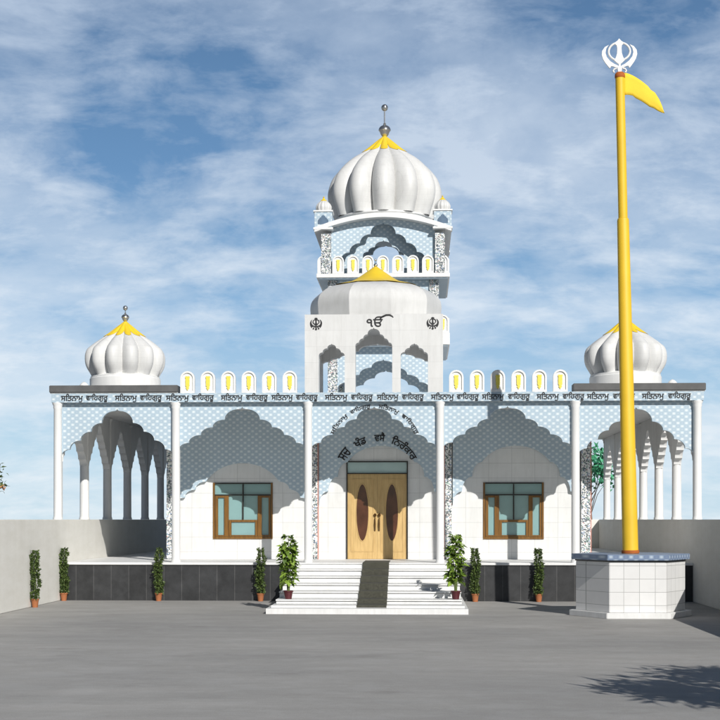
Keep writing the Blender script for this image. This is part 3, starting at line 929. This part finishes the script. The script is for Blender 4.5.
# ------------------------------------------------------------------ plants
def pot_bm(r, h):
    bm = bmesh.new(); lathe(bm, [(r*.72, 0), (r*.95, h*.82), (r*1.08, h*.83), (r*1.1, h), (r*.96, h), (r*.94, h*.88), (0, h*.88)], 0, 0, 20)
    return bm
def column_plant(x, y, label, h=1.30, lean=0, seed=1):
    random.seed(seed)
    t = thing('potted_plant', label, 'plant', (x, y, 0), 'slim potted climbers along the walls')
    p = obj('pot', pot_bm(.088, .20), 'terracotta', t, smooth=True)
    bm = bmesh.new(); tube(bm, [(0, 0, .17), (.01, 0, .5), (-.01, .01, .9), (0, 0, h-.05)], [.02, .016, .014, .006], 7); obj('stem', bm, 'stem', t, smooth=True)
    bm = bmesh.new()
    for k in range(1000):
        f = random.random(); z = .19+f*(h-.20); w = (.088 if f < .9 else .06)*(1+.22*math.sin(z*19+seed)); a = random.uniform(0, 2*PI); r = w*random.uniform(.25, 1)
        pos = Vector((r*math.cos(a)+.02*math.sin(z*7+seed), r*math.sin(a), z)); d = Vector((math.cos(a), math.sin(a), random.uniform(-.9, .7)))
        leaf(bm, pos, d, rvec(), random.uniform(.045, .08), random.uniform(.03, .048))
    obj('foliage', bm, 'leaf1', t)
cps = [(-7.75, -3.0, 'slim potted climber standing alone against the left compound wall, nearest of all'),
       (-7.755, -.36, 'slim potted climber in the corner where left wall meets dark platform'),
       (-5.37, -.36, 'slim potted climber before the dark platform, below the second column from the left'),
       (-2.82, -.36, 'slim potted climber just left of the entrance steps, beside the big leafy plant'),
       (2.50, -.36, 'slim potted climber just right of the entrance steps'),
       (4.06, -.36, 'slim potted climber before the platform under the right window, nearest the hexagonal plinth')]
for i, (x, y, l) in enumerate(cps): column_plant(x, y, l, 1.32, seed=10+i)

def big_plant(x, y, z, label, seed, h=1.48):
    random.seed(seed)
    t = thing('potted_plant', label, 'plant', (x, y, z), 'broad leaved plants flanking the steps')
    obj('pot', pot_bm(.105, .185), 'maroon', t, smooth=True)
    bm = bmesh.new()
    sts = [(0, 0, h*.96), (.06, .02, h*.8), (-.05, .03, h*.62)]
    for sx, sy, sh in sts: tube(bm, [(sx*.3, sy*.3, .16), (sx*.7, sy, sh*.5), (sx, sy, sh)], [.016, .013, .006], 7)
    obj('stem', bm, 'stem', t, smooth=True)
    bm = bmesh.new()
    for k in range(230):
        f = random.random()**.9; zz = .34+f*(h-.40); base = .05
        if zz > h-.3: w = .10
        else: w = .17
        a = random.uniform(0, 2*PI); d = Vector((math.cos(a), math.sin(a), random.uniform(-.5, .6)))
        p = Vector((base*math.cos(a), base*math.sin(a), zz)); L = random.uniform(.6, 1.15)*w*1.15
        leaf(bm, p, d, Vector((0, 0, 1))+rvec()*.5, L, L*random.uniform(.65, .85), bend=.35)
        if random.random() < .6:
            leaf(bm, p+d*L*.45, d+rvec()*.7, Vector((0, 0, 1))+rvec()*.6, L*.8, L*.55, bend=.3)
    obj('foliage', bm, 'leaf2', t)
big_plant(-1.80, -3.84, .258, 'big leafy plant in a maroon pot at the left end of the white steps', 41)
big_plant(1.93, -3.80, .258, 'big leafy plant in a maroon pot at the right end of the white steps', 57)

# ------------------------------------------------------------------ trees
def tree(name, label, x, y, zc, R, RZ, nl, lsize, mat, seed, trunk_r=.12, group=None, extra=None, squash=1.0, wl=.45):
    random.seed(seed)
    t = thing(name, label, 'tree', (x, y, 0), group)
    bm = bmesh.new()
    tube(bm, [(0, 0, 0), (.06, .02, zc*.35), (-.05, 0, zc*.7), (0, .05, zc)], [trunk_r*1.3, trunk_r, trunk_r*.8, trunk_r*.45], 10)
    cl = []
    for k in range(14):
        d = rvec(-.55, .95); p = Vector((d.x*R*.72, d.y*R*.72*squash, zc+d.z*RZ*.72)); cl.append(p)
        m = Vector((p.x*.4, p.y*.4, zc*.8+(p.z-zc)*.3))
        tube(bm, [(0, 0, zc*random.uniform(.55, .8)), m, p], [trunk_r*.4, trunk_r*.28, trunk_r*.08], 6)
    obj('trunk', bm, 'bark', t, smooth=True)
    bm = bmesh.new()
    for k in range(nl):
        c = random.choice(cl); d = rvec(); q = random.random()**.5
        p = c+Vector((d.x*R*.42*q, d.y*R*.42*q*squash, d.z*RZ*.38*q))
        leaf(bm, p, rvec(), rvec(), lsize*random.uniform(.6, 1.2), lsize*wl*random.uniform(.75, 1.25))
    cr = obj('crown', bm, mat, t)
    return t, cl
tree('broadleaf_tree', 'bright green broad-leaved tree seen through the right arcade, beyond the back wall', 8.0, 21.5, 3.9, 1.15, 1.15, 620, .28, 'leaf3', 3, .045)
t, cl = tree('flowering_tree', 'tree behind the left wall, leaf tips and orange blossom showing at the picture edge', -9.62, -2.0, 3.0, .80, .75, 900, .12, 'leaf1', 8, .06)
bm = bmesh.new()
for (dx, dz) in ((.84, 2.76), (.80, 2.82)):
    for k in range(7): leaf(bm, Vector((dx, 0, dz)), rvec(), rvec(), .07, .05)
obj('blossom', bm, 'blossom', t)
tree('shade_tree', 'leafy tree standing just outside the right compound wall, casting its crown\'s shadow on the yard', 8.6, -25.1, 4.5, 1.8, .72, 1900, .42, 'leaf3', 21, .13, wl=.2)

# ------------------------------------------------------------------ sky, sun, camera
sd = Vector((.48, -1.0, .62)).normalized()
el = math.asin(sd.z); rot = math.atan2(sd.x, sd.y)
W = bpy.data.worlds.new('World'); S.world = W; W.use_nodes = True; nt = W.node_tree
for n in list(nt.nodes): nt.nodes.remove(n)
out = N(nt, 'ShaderNodeOutputWorld'); bg = N(nt, 'ShaderNodeBackground'); bgh = N(nt, 'ShaderNodeBackground'); bgc = N(nt, 'ShaderNodeBackground')
mh = N(nt, 'ShaderNodeMixShader'); mx = N(nt, 'ShaderNodeMixShader')
sky = N(nt, 'ShaderNodeTexSky'); sky.sky_type = 'NISHITA'; sky.sun_disc = False; sky.sun_elevation = el; sky.sun_rotation = rot
sky.air_density = .75; sky.dust_density = .05; sky.ozone_density = 1.0
nt.links.new(sky.outputs[0], bg.inputs[0]); bg.inputs[1].default_value = .05
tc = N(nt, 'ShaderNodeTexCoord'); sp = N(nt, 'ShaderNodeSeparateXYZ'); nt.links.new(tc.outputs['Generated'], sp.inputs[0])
# haze and clouds added only in camera view; dim sky behind cuts fill light
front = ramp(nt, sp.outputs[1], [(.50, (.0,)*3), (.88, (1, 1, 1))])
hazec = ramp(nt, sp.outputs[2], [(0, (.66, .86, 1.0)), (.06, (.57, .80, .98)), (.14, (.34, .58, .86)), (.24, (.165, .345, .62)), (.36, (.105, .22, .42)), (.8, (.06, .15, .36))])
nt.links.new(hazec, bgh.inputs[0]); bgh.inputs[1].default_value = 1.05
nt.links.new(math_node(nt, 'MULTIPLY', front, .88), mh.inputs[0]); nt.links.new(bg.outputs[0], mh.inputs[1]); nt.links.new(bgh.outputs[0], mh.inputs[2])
zz = math_node(nt, 'ADD', math_node(nt, 'MAXIMUM', sp.outputs[2], 0.0), .30)
cb = N(nt, 'ShaderNodeCombineXYZ')
nt.links.new(math_node(nt, 'DIVIDE', sp.outputs[0], zz), cb.inputs[0]); nt.links.new(math_node(nt, 'DIVIDE', sp.outputs[1], zz), cb.inputs[1])
def cloud(scale, rotz, sc, loc, stops, dist=.4, rough=.58):
    mp = N(nt, 'ShaderNodeMapping'); mp.inputs['Rotation'].default_value = (0, 0, math.radians(rotz)); mp.inputs['Scale'].default_value = sc; mp.inputs['Location'].default_value = loc
    nt.links.new(cb.outputs[0], mp.inputs[0])
    n = N(nt, 'ShaderNodeTexNoise'); n.inputs['Scale'].default_value = scale; n.inputs['Detail'].default_value = 12; n.inputs['Roughness'].default_value = rough; n.inputs['Distortion'].default_value = dist
    nt.links.new(mp.outputs[0], n.inputs['Vector'])
    return ramp(nt, n.outputs['Fac'], stops)
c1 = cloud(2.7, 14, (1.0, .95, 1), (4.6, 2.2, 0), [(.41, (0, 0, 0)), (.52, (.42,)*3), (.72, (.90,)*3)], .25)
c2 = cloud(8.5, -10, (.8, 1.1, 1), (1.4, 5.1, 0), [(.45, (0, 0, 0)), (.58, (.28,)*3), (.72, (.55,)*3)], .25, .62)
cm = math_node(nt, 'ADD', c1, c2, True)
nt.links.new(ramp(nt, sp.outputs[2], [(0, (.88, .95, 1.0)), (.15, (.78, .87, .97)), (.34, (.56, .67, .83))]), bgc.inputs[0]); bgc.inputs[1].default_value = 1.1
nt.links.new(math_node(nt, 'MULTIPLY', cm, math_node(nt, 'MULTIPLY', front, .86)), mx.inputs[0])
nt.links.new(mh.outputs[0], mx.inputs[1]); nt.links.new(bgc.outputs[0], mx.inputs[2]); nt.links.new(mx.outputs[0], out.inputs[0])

L_ = bpy.data.lights.new('sun', 'SUN'); L_.energy = 5.0; L_.angle = math.radians(.4); L_.color = (1, .97, .92)
lo_ = bpy.data.objects.new('sun', L_); C.objects.link(lo_); lo_.rotation_euler = (-sd).to_track_quat('-Z', 'Y').to_euler(); lo_.location = (10, -20, 30)

cam = bpy.data.cameras.new('camera'); co = bpy.data.objects.new('camera', cam); C.objects.link(co); S.camera = co
cam.sensor_width = 36; cam.lens = 1400/720*36; cam.shift_y = (519.5-360)/720; cam.clip_end = 3000
co.location = (1.137, -35, 2.03); co.rotation_euler = (PI/2, 0, math.atan(60/1400))
S.view_settings.view_transform = 'Standard'; S.view_settings.look = 'None'; S.view_settings.exposure = -.2; S.view_settings.gamma = 1
S.render.resolution_x = 1024; S.render.resolution_y = 1024
